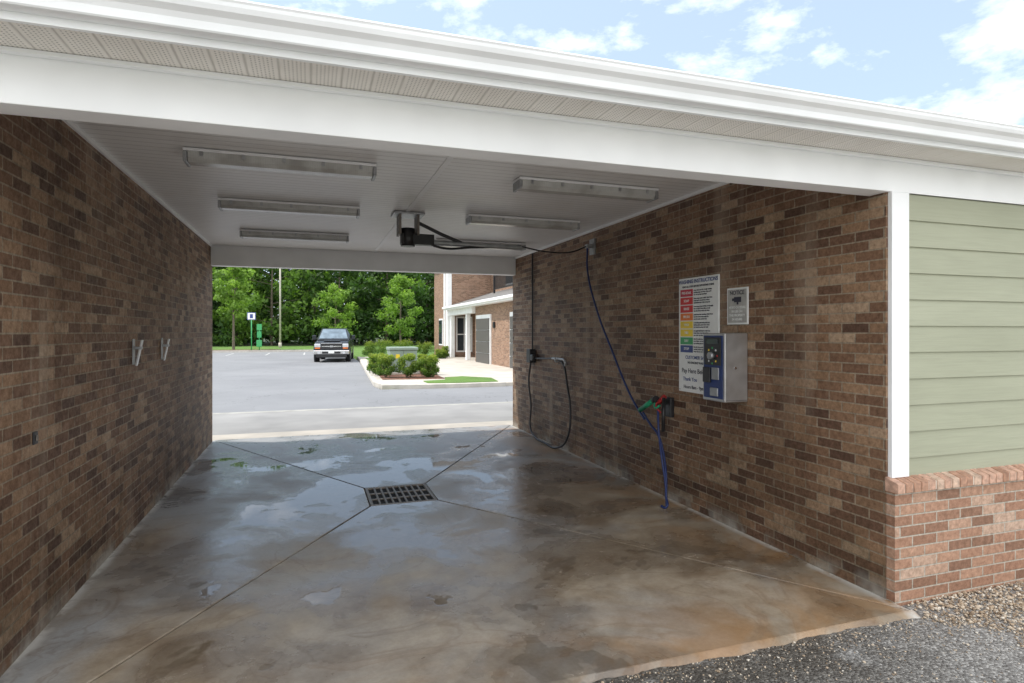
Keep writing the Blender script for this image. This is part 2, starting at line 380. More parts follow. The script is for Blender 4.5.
# ---------------------------------------------------------------- ground
sheet('ground',[(-1500,-1500),(1500,-1500),(1500,1500),(-1500,1500)],-.12,M['grass'])
sheet('asphalt_pavement',[(-30,-30),(30,-30),(30,2.81),(-30,2.81)],-.025,M['asphalt_near'])
sheet('rear_apron',[(-7,10.425),(13,10.425),(13,11.0),(-7,11.0)],-.012,M['conc'],None,.06)
sheet('asphalt_road',[(-60,11.0),(60,11.0),(60,18.3),(2.0,18.3),(1.9,19.4),(2.7,36.5),(2.7,56),(-60,56)],-.03,M['road'])
sheet('concrete_gutter',[(-60,13.85),(60,13.85),(60,14.1),(-60,14.1)],-.024,simple('gutter_concrete',(.36,.35,.32),.85,0,.2,3))
sheet('asphalt_patch',[(-60,11.001),(60,11.001),(60,13.849),(-60,13.849)],-.026,simple('old_asphalt',(.29,.285,.275),.85,0,.16,.9,.3))
pm=simple('worn_white_paint',(.5,.5,.49),.7,0,.2,8)
for k in range(6): boxes('parking_line' ,[((-14+k*2.7-.05,48,-.026),(-14+k*2.7+.05,53,-.024))],pm)
sheet('sidewalk',[(2.05,18.55),(2.6,18.35),(3.4,18.3),(9.0,18.3),(30,18.3),(30,40),(2.85,40),(2.85,36.4),(2.05,19.6)],.08,M['conc'],None,.19)
def kerb(name,pts,h=.105,w=.15):
    K=empty(name,(pts[0][0],pts[0][1],0)); vs=[];fs=[]
    for i,(x,y) in enumerate(pts):
        a=Vector(pts[max(0,i-1)]);b=Vector(pts[min(len(pts)-1,i+1)]); d=(b-a).normalized(); n=Vector((-d.y,d.x))
        for s,zz in((0,-.06),(0,h-.015),(.02,h),(w,h),(w,-.06)): vs.append((x+n.x*s,y+n.y*s,zz))
    for i in range(len(pts)-1):
        for j in range(4): k=i*5+j; fs.append((k,k+1,k+6,k+5))
    mesh('kerb_stone',vs,fs,M['kerb'],K)
kerb('kerb',[(2.85,40),(2.72,36.4),(2.2,26),(1.90,19.7),(2.0,18.9),(2.3,18.45),(2.8,18.25),(3.6,18.17),(5.9,18.17)])
kerb('kerb',[(2.85,56.0),(-60,56.0)],.14,.2)
sheet('lawn',[(2.9,40.0),(60,40.0),(60,75),(2.9,75)],.06,M['grass'],None,.15)
sheet('lawn_strip',[(-60,56.02),(2.9,56.02),(2.9,78),(-60,78)],.09,M['grass'],None,.18)
sheet('grass_patch',[(3.5,18.8),(4.5,18.6),(5.8,18.7),(6.0,20.2),(5.2,21.2),(4.5,20.9),(4.3,19.9),(3.5,19.6)],.10,M['grass'],None,.03)
sheet('grass_bed',[(4.9,26.5),(5.6,30),(7.0,36),(3.2,38.5),(2.95,30),(2.9,25.2),(4.7,24.9)],.098,M['grass'],None,.03)
sheet('mulch_bed',[(2.3,20.6),(4.4,20.4),(4.6,24.6),(2.5,24.8)],.095,M['mulch'],None,.03)
sheet('forest_floor',[(-120,74),(120,74),(120,180),(-120,180)],.12,M['litter'],None,.2)

def stones(name,n,fx,szr,zz):
    ico=bmesh.new(); bmesh.ops.create_icosphere(ico,subdivisions=1,radius=1); iv=np.array([v.co[:] for v in ico.verts]); ifc=np.array([[v.index for v in f.verts] for f in ico.faces]); ico.free()
    V=[];Fc=[];T=[]
    c=0
    while c<n:
        p=fx()
        if p is None: continue
        s=rng.uniform(*szr)*(1 if rng.random()<.85 else 1.6); sc=s*rng.uniform(.6,1.2,3); sc[2]*=.7
        v=iv*(1+rng.normal(0,.13,(len(iv),1)))*sc; a=rng.uniform(0,6.28); ca,sa=math.cos(a),math.sin(a)
        v=np.stack([v[:,0]*ca-v[:,1]*sa,v[:,0]*sa+v[:,1]*ca,v[:,2]],1)+np.array([p[0],p[1],zz+sc[2]*.35+(p[2] if len(p)>2 else 0)])
        V.append(v);Fc.append(ifc+c*len(iv));T.append(np.full(len(ifc),rng.random())); c+=1
    me=bpy.data.meshes.new(name); me.from_pydata(np.concatenate(V).tolist(),[],np.concatenate(Fc).tolist()); me.update()
    at=me.attributes.new('tint','FLOAT','FACE'); at.data.foreach_set('value',np.concatenate(T).astype(np.float32)); me.materials.append(M['gravel'])
    o=bpy.data.objects.new(name,me); COL.objects.link(o)
def gfx():
    x=rng.uniform(3.5,6.6); y=2.80-abs(rng.uniform(0,1))*1.1
    lim=3.46+(2.80-y)*.40+.08*math.sin(y*14)
    if x<lim+rng.exponential(.12)-.04: return None
    return (x,y,rng.uniform(0,.010))
stones('gravel',12000,gfx,(.004,.010),-.022)
def gfx2():
    x=rng.uniform(-1.4,4.5); y=2.66-rng.exponential(.25)
    return (x,y) if y>1.2 else None
stones('loose_gravel',2500,gfx2,(.002,.006),-.024)

# ---------------------------------------------------------------- light fixtures (unlit)
def fixture(xc,yc):
    E=empty('fluorescent_light',(xc,yc,CZ)); L=.68
    box('housing',(xc-L,yc-.095,CZ-.028),(xc+L,yc+.095,CZ-.0065),M['white'],E,.005)
    prism('diffuser',[(yc-.085,CZ-.029),(yc-.08,CZ-.075),(yc-.05,CZ-.10),(yc+.05,CZ-.10),(yc+.08,CZ-.075),(yc+.085,CZ-.029)],xc-L+.03,xc+L-.03,M['lens'],E)
    for s in(-1,1): box('end_cap',(xc+s*(L-.013)-.013,yc-.09,CZ-.105),(xc+s*(L-.013)+.013,yc+.09,CZ-.0285),M['galv'],E,.006)
    for k in range(-2,3):
        for s in (-1,1): box('latch',(xc+k*.28-.012,yc+s*.092-.004,CZ-.06),(xc+k*.28+.012,yc+s*.092+.004,CZ-.03),M['galv'],E)
for y in (4.9,6.6,8.5): fixture(-.19,y); fixture(2.36,y)

E=empty('hose_boom',(1.0,6.75,CZ))
box('mount_plate',(.86,6.60,CZ-.03),(1.20,6.90,CZ-.008),M['galv'],E,.004)
boxes('hanger',[((.92,6.64,2.78),(.945,6.86,CZ-.031)),((1.12,6.64,2.78),(1.145,6.86,CZ-.031))],M['iron'],E,.003)
cyl('swivel',(1.03,6.75,2.66),(1.03,6.75,2.86),.08,M['dark'],E)
box('swivel_block',(.95,6.69,2.68),(1.32,6.81,2.80),M['dark'],E,.008)
tube('upper_arm',[(1.13,6.75,2.94),(1.42,6.78,2.82),(1.66,6.80,2.735)],.020,M['dark'],E,False)
tube('lower_arm',[(1.05,6.75,2.72),(2.42,6.86,2.72)],.028,M['galv'],E,False)
tube('boom_hose',[(1.15,6.72,2.78),(1.35,6.72,2.67),(1.8,6.80,2.69),(2.42,6.88,2.745)],.014,M['black_rubber'],E)
tube('hose_link',[(2.42,6.88,2.74),(2.8,6.95,2.70),(3.15,7.0,2.72),(3.36,7.02,2.80)],.009,M['black_rubber'],E)

H=empty('pressure_hose',(3.4,7.0,2.8))
boxes('wall_bracket',[((3.36,6.98,2.78),(3.438,7.06,2.83)),((3.44,6.95,2.70),(3.469,7.09,2.90))],M['galv'],H,.003)
tube('hose_drop',[(3.38,7.02,2.79),(3.36,6.98,2.5),(3.37,6.75,2.0),(3.39,6.35,1.45),(3.38,5.95,1.02),(3.36,5.72,.86),(3.34,5.56,.78)],.012,M['blue_hose'],H)
tube('hose_tail',[(3.36,5.62,.84),(3.33,5.42,.74),(3.34,5.30,.66),(3.36,5.24,.50),(3.33,5.14,.30),(3.28,5.06,.10),(3.24,5.0,.012),(3.22,5.05,.012)],.012,M['blue_hose'],H)
tube('hose_tail_loop',[(3.34,5.30,.90),(3.30,5.22,.70),(3.32,5.20,.45),(3.30,5.10,.2),(3.26,5.02,.02)],.011,M['blue_hose'],H)
Q=empty('foam_brush',(3.36,5.5,.9))
cyl('handle',(3.36,5.68,.86),(3.34,5.38,1.0),.026,M['green_p'],Q)
cyl('grip',(3.34,5.38,1.0),(3.335,5.32,1.02),.032,M['dark'],Q)
tube('trigger',[(3.34,5.36,.99),(3.31,5.30,.93),(3.33,5.25,.96)],.010,M['green_p'],Q)
W=empty('spray_gun',(3.36,5.3,.9))
box('holder',(3.42,5.20,.84),(3.469,5.31,1.04),M['dark'],W,.01)
cyl('barrel',(3.37,5.24,1.04),(3.35,5.22,.70),.018,M['dark'],W)
cyl('red_grip',(3.38,5.24,1.05),(3.36,5.33,.97),.024,M['red_p'],W)
tube('trigger_guard',[(3.37,5.26,1.02),(3.33,5.32,.95),(3.36,5.27,.88)],.009,M['red_p'],W)

A=empty('air_hose',(3.42,9.2,1.3))
tube('supply_pipe',[(3.44,9.2,2.99),(3.44,9.2,1.40)],.014,M['dark'],A,False)
box('junction_box',(3.36,9.12,1.20),(3.469,9.28,1.42),M['dark'],A,.01)
box('gauge',(3.35,8.98,1.24),(3.43,9.10,1.34),M['dark'],A,.02)
tube('hose_down',[(3.43,9.25,1.22),(3.40,9.27,.9),(3.42,9.22,.5),(3.40,9.2,.16),(3.36,8.9,.05),(3.34,8.4,.03),(3.36,7.95,.04),(3.39,7.70,.20),(3.41,7.62,.55),(3.41,7.74,.98),(3.42,7.90,1.24),(3.41,8.2,1.30),(3.40,8.6,1.29),(3.41,9.0,1.28)],.014,M['black_rubber'],A)
tube('hanger_hook',[(3.465,8.05,1.30),(3.37,8.05,1.27),(3.36,8.05,1.33)],.010,M['galv'],A)
tube('chrome_wand',[(3.41,7.80,1.22),(3.40,7.78,1.28),(3.40,7.95,1.31),(3.40,8.25,1.31)],.018,M['galv'],A)

# ---------------------------------------------------------------- signs
RM=Matrix(((0,0,-1),(-1,0,0),(0,1,0)))
def text(s,y,z,x,size,mat,p,align='CENTER',w=None):
    cu=bpy.data.curves.new('lettering','FONT'); cu.body=s; cu.size=size; cu.align_x=align; cu.align_y='CENTER'; cu.extrude=.0006; cu.offset=.0006
    cu.materials.append(mat); o=bpy.data.objects.new('lettering',cu); COL.objects.link(o)
    o.matrix_world=Matrix.Translation((x,y,z))@RM.to_4x4(); return par(o,p)
SG=empty('instruction_sign',(3.46,4.8,1.67))
sx=3.452; y0,y1=4.49,5.10
box('board',(sx,y0,1.12),(3.468,y1,2.22),M['signwhite'],SG,.004)
yc=(y0+y1)/2; X=sx-.002
text('WASHING INSTRUCTIONS',yc,2.182,X-.001,.050,M['ink_blue'],SG)
text('READ ALL STEPS BEFORE DEPOSITING COINS',yc,2.135,X,.024,M['ink'],SG)
rows=[('ink_crimson','PRE-SOAK'),('ink_red','SOAP'),('ink_red','RINSE'),('ink_orange','BRUSH'),('ink_yellow','WAX'),('ink_yellow','TIRE'),('ink_green','DRY'),('ink_blue','STOP')]
zt=2.11
words="apply evenly over the vehicle from the bottom working up then rinse from the top down hold nozzle away from the paint keep brush clean before use do not point at others".split()
for i,(c,t) in enumerate(rows):
    za=zt-i*.077
    boxes('step_block',[((X,y1-.23,za-.068),(sx-.0002,y1-.03,za))],M[c],SG)
    text(t,y1-.13,za-.034,X-.001,.034,M['signwhite'],SG)
    for k in range(3):
        random.seed(i*3+k); text(' '.join(random.sample(words,6)),y1-.245,za-.014-k*.021,X,.0185,M['ink'],SG,'LEFT')
random.seed(11)
text('CUSTOMER SAFETY',yc,1.455,X,.044,M['ink_blue'],SG)
text('NO ENGINE WASHING',yc,1.405,X,.030,M['ink'],SG)
text('Pay Here Below',yc+.05,1.325,X,.062,M['ink'],SG)
text('Thank You',yc+.12,1.245,X,.05,M['ink_blue'],SG)
text('Hours 8am - 9pm',yc+.06,1.17,X,.045,M['ink'],SG)
for yy in(y0+.02,y1-.02):
    for zz in (1.14,2.19): cyl('screw',(sx-.003,yy,zz),(sx,yy,zz),.007,M['galv'],SG,n=8)
NS=empty('notice_sign',(3.46,4.25,1.91))
box('plate',(3.460,4.12,1.765),(3.469,4.385,2.08),M['signwhite'],NS,.002)
box('face',(3.4575,4.135,1.78),(3.4597,4.37,2.065),M['signgrey'],NS)
text('NOTICE',4.2525,2.035,3.4562,.05,M['ink'],NS)
boxes('camera_pictogram',[((3.4555,4.20,1.955),(3.4573,4.29,2.0)),((3.4555,4.291,1.967),(3.4573,4.315,1.99)),((3.4555,4.235,1.935),(3.4573,4.255,1.9548))],M['ink'],NS)
for k,t in enumerate(['VIDEO CAMERAS','IN USE ON','THIS PROPERTY','24 HOURS']): text(t,4.2525,1.91-k*.034,3.4562,.028,M['signwhite'],NS)
PB=empty('payment_box',(3.36,4.27,1.4))
bx=3.235
box('cabinet',(bx,4.13,1.115),(3.468,4.42,1.69),M['steel'],PB,.008)
box('face_plate',(bx-.006,4.15,1.14),(bx-.0005,4.40,1.67),M['payblue'],PB,.004)
box('black_panel',(bx-.012,4.165,1.42),(bx-.0065,4.385,1.655),M['dark'],PB,.003)
box('display',(bx-.016,4.20,1.60),(bx-.0125,4.35,1.64),M['glass'],PB)
box('coin_slot_plate',(bx-.018,4.19,1.30),(bx-.0065,4.28,1.40),M['galv'],PB,.003)
box('bill_acceptor',(bx-.03,4.295,1.27),(bx-.0065,4.385,1.40),M['dark'],PB,.006)
box('coin_return',(bx-.02,4.2,1.16),(bx-.0065,4.30,1.23),M['galv'],PB,.004)
cyl('selector_knob',(bx-.045,4.275,1.50),(bx-.0125,4.275,1.50),.030,M['galv'],PB)
for k in range(8):
    a=2*math.pi*k/8; cyl('selector_mark',(bx-.014,4.275+.065*math.cos(a),1.50+.065*math.sin(a)),(bx-.0122,4.275+.065*math.cos(a),1.50+.065*math.sin(a)),.009,M[['ink_red','ink_yellow','ink_green','signwhite'][k%4]],PB,n=10)
cyl('lock',(3.34,4.125,1.40),(3.34,4.131,1.40),.012,M['chrome'],PB,n=12)
box('door_seam',(3.25,4.127,1.13),(3.455,4.1295,1.132),M['ink'],PB)
for (yy,zz) in ((5.92,1.53),(6.95,1.53)):
    E=empty('mat_clip',(WX0,yy,zz))
    box('backplate',(WX0+.001,yy-.03,zz-.11),(WX0+.010,yy+.03,zz+.11),M['galv'],E,.003)
    box('jaw',(WX0+.0105,yy-.028,zz+.02),(WX0+.07,yy+.028,zz+.045),M['galv'],E,.004)
    mesh('spring_arm',[(WX0+.065,yy-.025,zz+.10),(WX0+.065,yy+.025,zz+.10),(WX0+.02,yy+.025,zz-.12),(WX0+.02,yy-.025,zz-.12),(WX0+.075,yy-.025,zz+.10),(WX0+.075,yy+.025,zz+.10),(WX0+.03,yy+.025,zz-.12),(WX0+.03,yy-.025,zz-.12)],BF,M['steel'],E)
E=empty('wall_outlet',(WX0,3.98,1.12)); box('cover',(WX0+.001,3.95,1.08),(WX0+.012,4.0,1.15),M['dark'],E,.004); box('plug',(WX0+.0125,3.965,1.10),(WX0+.02,3.985,1.13),M['iron'],E,.003)

# ---------------------------------------------------------------- foliage
def leafmesh(name,C,R,n,size,mat,flat=.6,tb=None,p=None,topbright=.35):
    C=np.asarray(C);R=np.asarray(R);k=len(C); ks=np.repeat(np.arange(k),n); N_=len(ks)
    d=rng.normal(size=(N_,3)); d/=np.linalg.norm(d,axis=1)[:,None]; rr=rng.random(N_)**.4
    off=d*rr[:,None]*R[ks][:,None]; off[:,2]*=flat; c=C[ks]+off
    nrm=d+rng.normal(0,.6,(N_,3)); nrm/=np.linalg.norm(nrm,axis=1)[:,None]
    t=np.cross(nrm,rng.normal(size=(N_,3))); t/=np.linalg.norm(t,axis=1)[:,None]; b=np.cross(nrm,t)
    s=size*rng.uniform(.55,1.3,N_)[:,None]
    V=np.stack([c-t*s,c+b*s*.55,c+t*s,c-b*s*.55],1).reshape(-1,3)
    base=(tb if tb is not None else rng.random(k))[ks]
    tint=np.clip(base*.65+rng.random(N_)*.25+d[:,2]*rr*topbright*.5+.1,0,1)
    me=bpy.data.meshes.new(name); me.vertices.add(4*N_); me.vertices.foreach_set('co',V.astype(np.float32).ravel())
    me.loops.add(4*N_); me.loops.foreach_set('vertex_index',np.arange(4*N_,dtype=np.int32)); me.polygons.add(N_)
    me.polygons.foreach_set('loop_start',np.arange(0,4*N_,4,dtype=np.int32)); me.polygons.foreach_set('loop_total',np.full(N_,4,dtype=np.int32))
    me.update(); me.validate()
    at=me.attributes.new('tint','FLOAT','FACE'); at.data.foreach_set('value',tint.astype(np.float32)); me.materials.append(mat)
    o=bpy.data.objects.new(name,me); COL.objects.link(o); return par(o,p)
def branches(name,segs,mat,p=None,n=7):
    vs=[];fs=[]
    for p0,p1,r0,r1 in segs:
        p0=Vector(p0);p1=Vector(p1); q=(p1-p0).normalized().to_track_quat('Z','Y'); k=len(vs)
        for c,r in((p0,r0),(p1,r1)):
            for i in range(n):
                a=2*math.pi*i/n; vs.append(c+q@Vector((r*math.cos(a),r*math.sin(a),0)))
        fs+=[(k+i,k+(i+1)%n,k+n+(i+1)%n,k+n+i) for i in range(n)]
    return mesh(name,vs,fs,mat,p,True)
def treeparts(x,y,h,cw,base=.3):
    segs=[];C=[];R=[]
    top=Vector((x+random.uniform(-.3,.3),y,h*.85)); r=h*.013+.03
    segs.append(((x,y,0),(x,y,h*.5),r,r*.6)); segs.append(((x,y,h*.5),top,r*.6,r*.15))
    nl=int(10+h*.9)
    for i in range(nl):
        f=base+(1-base)*(i+.5)/nl; a=i*2.4+random.uniform(-.5,.5); prof=math.sin(math.pi*min(1,(f-base)/(1-base)*.85+.12))**.7
        L=cw*prof*random.uniform(.6,1.08); s=Vector((x,y,h*(f-.06))); e=Vector((x+L*math.cos(a),y+L*math.sin(a),h*f+random.uniform(-.2,.4)))
        segs.append((s,e,r*.3*(1-f*.5),r*.05))
        for g in (.55,.8,1.0):
            q=s.lerp(e,g); C.append((q.x+random.uniform(-.3,.3)*cw*.3,q.y+random.uniform(-.3,.3)*cw*.3,q.z+random.uniform(-.1,.25)*cw*.3)); R.append(cw*random.uniform(.20,.36))
    C.append((top.x,top.y,h*.93)); R.append(cw*.25)
    return segs,C,R
FT=empty('distant_trees',(5,85,0)); SG_=[];CC=[];RR=[];TB=[]
for row,(yy,cnt) in enumerate(((77,17),(82,18),(89,17))):
    for i in range(cnt):
        x=-42+i*92/cnt+random.uniform(-2.5,2.5); y=yy+random.uniform(-2.5,2.5); h=random.uniform(11,14)+row*2.0; cw=random.uniform(3.2,4.8)
        sg,c,r=treeparts(x,y,h,cw,.08); SG_+=sg; CC+=c; RR+=r; tb=random.uniform(.15,1.0) if row<1 else random.uniform(0,.55)
        TB+=[min(1,max(0,tb+random.uniform(-.3,.3))) for _ in c]
for i in range(260):
    x=random.uniform(-42,50); y=random.uniform(73.5,84); CC.append((x,y,random.uniform(.3,3.4))); RR.append(random.uniform(1.0,2.1)); TB.append(random.uniform(0,.8))
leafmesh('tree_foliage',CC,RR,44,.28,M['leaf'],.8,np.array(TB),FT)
CC=[];RR=[];TB=[]
for i in range(620):
    CC.append((random.uniform(-50,62),random.uniform(93,103),random.uniform(.3,17))); RR.append(random.uniform(1.6,2.8)); TB.append(random.uniform(0,.3))
leafmesh('deep_foliage',CC,RR,48,.55,M['leaf'],.9,np.array(TB),FT)
branches('tree_trunks',SG_,M['bark'],FT,5)
def tree(name,x,y,h,cw,mat,base=.3,n=120,size=.10):
    T=empty(name,(x,y,0)); sg,c,r=treeparts(x,y,h,cw,base); leafmesh('crown',c,r,n,size,mat,.8,None,T); branches('trunk_and_limbs',sg,M['bark'],T)
tree('young_tree',-6.7,60,7.9,1.9,M['leafy'],.42,80,.15)
tree('young_tree',9.0,64,7.6,2.3,M['leafy'],.2,80,.15)
tree('young_tree',2.6,70,6.5,2.4,M['leafy'],.2,60,.16)
tree('young_tree',-14,60,7.6,2.1,M['leafy'],.42,60,.15)
def bush(x,y,r,h,z=.1,mat='bushm'):
    T=empty('shrub',(x,y,z)); C=[];R=[];tb=[]
    for i in range(30):
        a=random.uniform(0,6.28); f=random.random()**.6; zz=random.uniform(.12,.85); rad=r*.8*f*math.sqrt(max(.1,1-(zz-.4)**2*1.6))
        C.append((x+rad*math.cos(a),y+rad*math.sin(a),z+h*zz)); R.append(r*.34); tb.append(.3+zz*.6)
    leafmesh('leaves',C,R,95,.036,M[mat],.9,np.array(tb),T,.6)
    branches('stems',[((x,y,z-.05),(x+r*.5*math.cos(k*1.3),y+r*.5*math.sin(k*1.3),z+h*.6),.012,.004) for k in range(5)],M['bark'],T,5)
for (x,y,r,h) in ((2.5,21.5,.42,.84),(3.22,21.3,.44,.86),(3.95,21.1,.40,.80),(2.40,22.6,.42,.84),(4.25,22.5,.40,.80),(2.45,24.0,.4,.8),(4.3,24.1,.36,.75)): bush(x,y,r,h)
for (x,y,r,h) in ((6.2,42,.8,1.1),(7.4,41,.7,1.0),(5.0,44,.9,1.2),(7.9,37.2,.45,.8),(7.5,36.0,.4,.6),(3.9,43,.7,1.0)): bush(x,y,r,h,.06)
U=empty('utility_cabinet',(3.35,23.2,.1))
box('pad',(2.75,22.85,.09),(3.95,24.0,.17),M['conc'],U,.01); box('body',(2.84,22.95,.171),(3.86,23.9,1.0),M['cbox'],U,.02)
box('lid',(2.80,22.90,1.001),(3.90,23.95,1.12),M['cbox'],U,.03); boxes('door_seams',[((3.345,22.945,.22),(3.355,22.9495,.98))],M['dark'],U); box('warning_label',(3.05,22.943,.7),(3.2,22.949,.85),M['ink_yellow'],U); box('handle',(3.40,22.92,.6),(3.43,22.949,.75),M['galv'],U)

LP=empty('lamp_post',(-3.0,66,0)); cyl('base',(-3,66,.05),(-3,66,.6),.16,M['conc'],LP); cyl('pole',(-3,66,.6),(-3,66,10.5),.10,M['conc'],LP,.07)
tube('arm',[(-3,66,10.3),(-2.6,65.9,10.7),(-1.9,65.8,10.8)],.04,M['galv'],LP); box('lamp_head',(-2.1,65.6,10.7),(-1.3,66.0,10.86),M['galv'],LP,.04)
ST=empty('traffic_sign',(-4.9,56.6,0)); cyl('post',(-4.9,56.6,.05),(-4.9,56.6,3.1),.045,M['ink_green'],ST)
box('panel',(-5.25,56.53,2.75),(-4.55,56.56,3.4),M['ink_blue'],ST,.01); box('panel_face',(-5.2,56.52,2.8),(-4.6,56.528,3.35),M['signwhite'],ST); box('symbol',(-5.02,56.512,2.9),(-4.78,56.519,3.25),M['ink_blue'],ST)
ST=empty('pet_waste_station',(-4.3,57.0,0)); cyl('post',(-4.3,57,.05),(-4.3,57,2.4),.04,M['ink_green'],ST); box('dispenser',(-4.48,56.88,1.2),(-4.12,57-.045,1.75),M['ink_green'],ST,.02); box('bin',(-4.52,56.8,.4),(-4.08,57-.045,1.0),M['ink_green'],ST,.03); box('panel',(-4.5,56.9,1.85),(-4.1,56.95,2.4),M['ink_green'],ST)
sheet('mulch_strip',[(-9,57.0),(-3.6,57.0),(-2.6,58.6),(-9.5,58.6)],.12,M['mulch'],None,.04)

# ---------------------------------------------------------------- pickup truck
def truck(X,Y,rot):
    T=empty('pickup_truck',(X,Y,-.03)); parts=[]
    P=lambda o:(parts.append(o),o)[1]
    def loft(name,secs,mat,bev=.04):
        vs=[];fs=[]
        for y,a,b,w,wt in secs: vs+=[(-w,y,a),(w,y,a),(w*1.01,y,(a+b)/2),(wt,y,b),(-wt,y,b),(-w*1.01,y,(a+b)/2)]
        for i in range(len(secs)-1):
            for j in range(6): k=i*6; fs.append((k+j,k+(j+1)%6,k+6+(j+1)%6,k+6+j))
        fs+=[tuple(range(6)),tuple(range(len(secs)*6-6,len(secs)*6))]
        o=mesh(name,vs,fs,mat,None); m=o.modifiers.new('b','BEVEL'); m.width=bev; m.segments=3; m.limit_method='ANGLE'; m.angle_limit=.4; return P(o)
    loft('front_body',[(-2.75,.55,1.05,.93,.86),(-2.6,.5,1.16,.99,.90),(-1.2,.5,1.24,1.0,.94)],M['carpaint'])
    loft('cabin_body',[(-1.199,.42,1.26,1.0,.95),(1.15,.42,1.26,1.0,.95)],M['carpaint'])
    loft('bed',[(1.17,.5,1.28,1.0,.96),(2.9,.52,1.28,.99,.95)],M['carpaint'])
    loft('greenhouse',[(-1.28,1.24,1.27,.90,.88),(-.50,1.24,1.93,.90,.70),(.75,1.24,1.97,.90,.72),(1.10,1.24,1.30,.88,.86)],M['carpaint'],.03)
    def quad(nm,v,mat): P(mesh(nm,v,[(0,1,2,3)],mat))
    def ws(t): return -1.28+.78*t, 1.27+.66*t
    wsm=simple('windscreen_glass',(.22,.28,.33),.05,.5,.25,3)  # pale reflection is put into the glass colour
    a=ws(.08);b=ws(.92); quad('windshield',[(-.82,a[0]-.02,a[1]+.02),(.82,a[0]-.02,a[1]+.02),(.65,b[0]-.02,b[1]+.02),(-.65,b[0]-.02,b[1]+.02)],wsm)
    for s in(-1,1):
        quad('side_window',[(s*.905,-.75,1.33),(s*.905,.20,1.33),(s*.745,.20,1.84),(s*.745,-.42,1.84)],M['glass'])
        quad('rear_side_window',[(s*.905,.28,1.33),(s*.905,.95,1.33),(s*.765,.72,1.84),(s*.755,.28,1.84)],M['glass'])
        P(box('mirror',(min(s*1.02,s*1.24),-.92,1.28),(max(s*1.02,s*1.24),-.80,1.54),M['carpaint'],None,.03))
        P(box('mirror_arm',(min(s*.90,s*1.03),-.88,1.30),(max(s*.90,s*1.03),-.84,1.36),M['dark'],None))
        P(box('headlight',(min(s*.60,s*.93),-2.80,.86),(max(s*.60,s*.93),-2.70,1.06),M['lamp_glass'],None,.03))
        P(box('indicator',(min(s*.62,s*.90),-2.79,.78),(max(s*.62,s*.90),-2.72,.845),M['ink_orange'],None,.01))
        P(cyl('fog_lamp',(s*.68,-2.93,.56),(s*.68,-2.80,.56),.07,M['lamp_glass']))
        for yy in(-1.85,1.85):
            P(cyl('wheel_arch',(s*.90,yy,.44),(s*1.005,yy,.44),.48,M['dark'],n=28))
            P(cyl('tyre',(s*.74,yy,.39),(s*1.02,yy,.39),.39,M['tire'],n=28)); P(cyl('rim',(s*1.0,yy,.39),(s*1.03,yy,.39),.24,M['galv'],n=20))
    P(box('grille',(-.56,-2.79,.74),(.56,-2.70,1.07),M['dark'],None,.02))
    P(box('grille_bar',(-.54,-2.82,.885),(.54,-2.792,.935),M['chrome'],None))
    P(box('grille_top',(-.58,-2.815,1.072),(.58,-2.74,1.10),M['chrome'],None,.01))
    P(box('grille_badge',(-.09,-2.83,.86),(.09,-2.821,.96),M['galv'],None,.01))
    P(box('front_bumper',(-.99,-2.92,.46),(.99,-2.74,.70),M['chrome'],None,.05)); P(box('air_dam',(-.85,-2.84,.28),(.85,-2.72,.455),M['dark'],None,.03))
    P(box('bumper_intake',(-.5,-2.935,.50),(.5,-2.921,.62),M['dark'],None,.005))
    P(box('licence_plate',(-.16,-2.95,.52),(.16,-2.937,.67),M['signwhite'],None)); P(box('hood_crease',(-.45,-2.5,1.18),(.45,-1.35,1.265),M['carpaint'],None,.04))
    P(box('underside',(-.8,-2.4,.25),(.8,2.7,.42),M['dark'],None)); 
    for s in(-1,1): P(tube('wiper',[(s*.1+.15,-1.25,1.33),(s*.3-.2,-1.05,1.47)],.01,M['dark']))
    for o in parts:
        o.parent=T; o.matrix_parent_inverse=Matrix.Identity(4)
    T.rotation_euler=(0,0,rot)
truck(1.40,38.4,math.radians(-6))

# ---------------------------------------------------------------- house
Hs=empty('brick_house',(10,32,0))
box('tall_block',(8.4,38,.0),(22,42.6,6.4),M['brickh'],Hs)
box('corner_board',(8.33,37.95,.05),(8.398,38.34,6.39),M['trim'],Hs); box('downspout',(8.2,38.4,.1),(8.32,38.5,6.3),M['trim'],Hs)
box('corner_board_front',(8.401,37.95,.05),(8.62,37.999,6.39),M['trim'],Hs)
prism('tall_roof',[(37.4,6.40),(40.3,8.0),(43.2,6.40)],7.9,22.5,M['shingle'],Hs); box('tall_fascia',(7.85,37.3,6.2),(22.5,37.39,6.42),M['trim'],Hs)
def window(x0,x1,z0,z1,y):
    box('window_frame',(x0-.1,y-.05,z0-.1),(x1+.1,y-.001,z1+.1),M['trim'],Hs); box('window_glass',(x0,y-.06,z0),(x1,y-.051,z1),M['glass'],Hs)
    box('window_mullion',((x0+x1)/2-.03,y-.075,z0),((x0+x1)/2+.03,y-.061,z1),M['trim'],Hs); box('window_rail',(x0,y-.073,(z0+z1)/2-.03),(x1,y-.062,(z0+z1)/2+.03),M['trim'],Hs)
window(9.0,9.9,.5,2.6,38)
box('side_window_frame',(8.36,39.6,.8),(8.398,40.8,2.6),M['trim'],Hs); box('side_window_glass',(8.34,39.7,.9),(8.358,40.7,2.5),M['glass'],Hs)
boxes('porch_columns',[((8.5,33.6,.08),(8.75,33.85,2.75)),((8.5,37.6,.08),(8.75,37.85,2.75))],M['trim'],Hs,.02)
box('porch_beam',(8.40,32.02,2.751),(8.85,37.94,3.1),M['trim'],Hs)
box('garage_block',(8.6,23,.0),(22,32,3.1),M['brickh'],Hs)
box('middle_block',(10.2,32.01,.0),(22,37.99,3.1),M['brickh'],Hs)
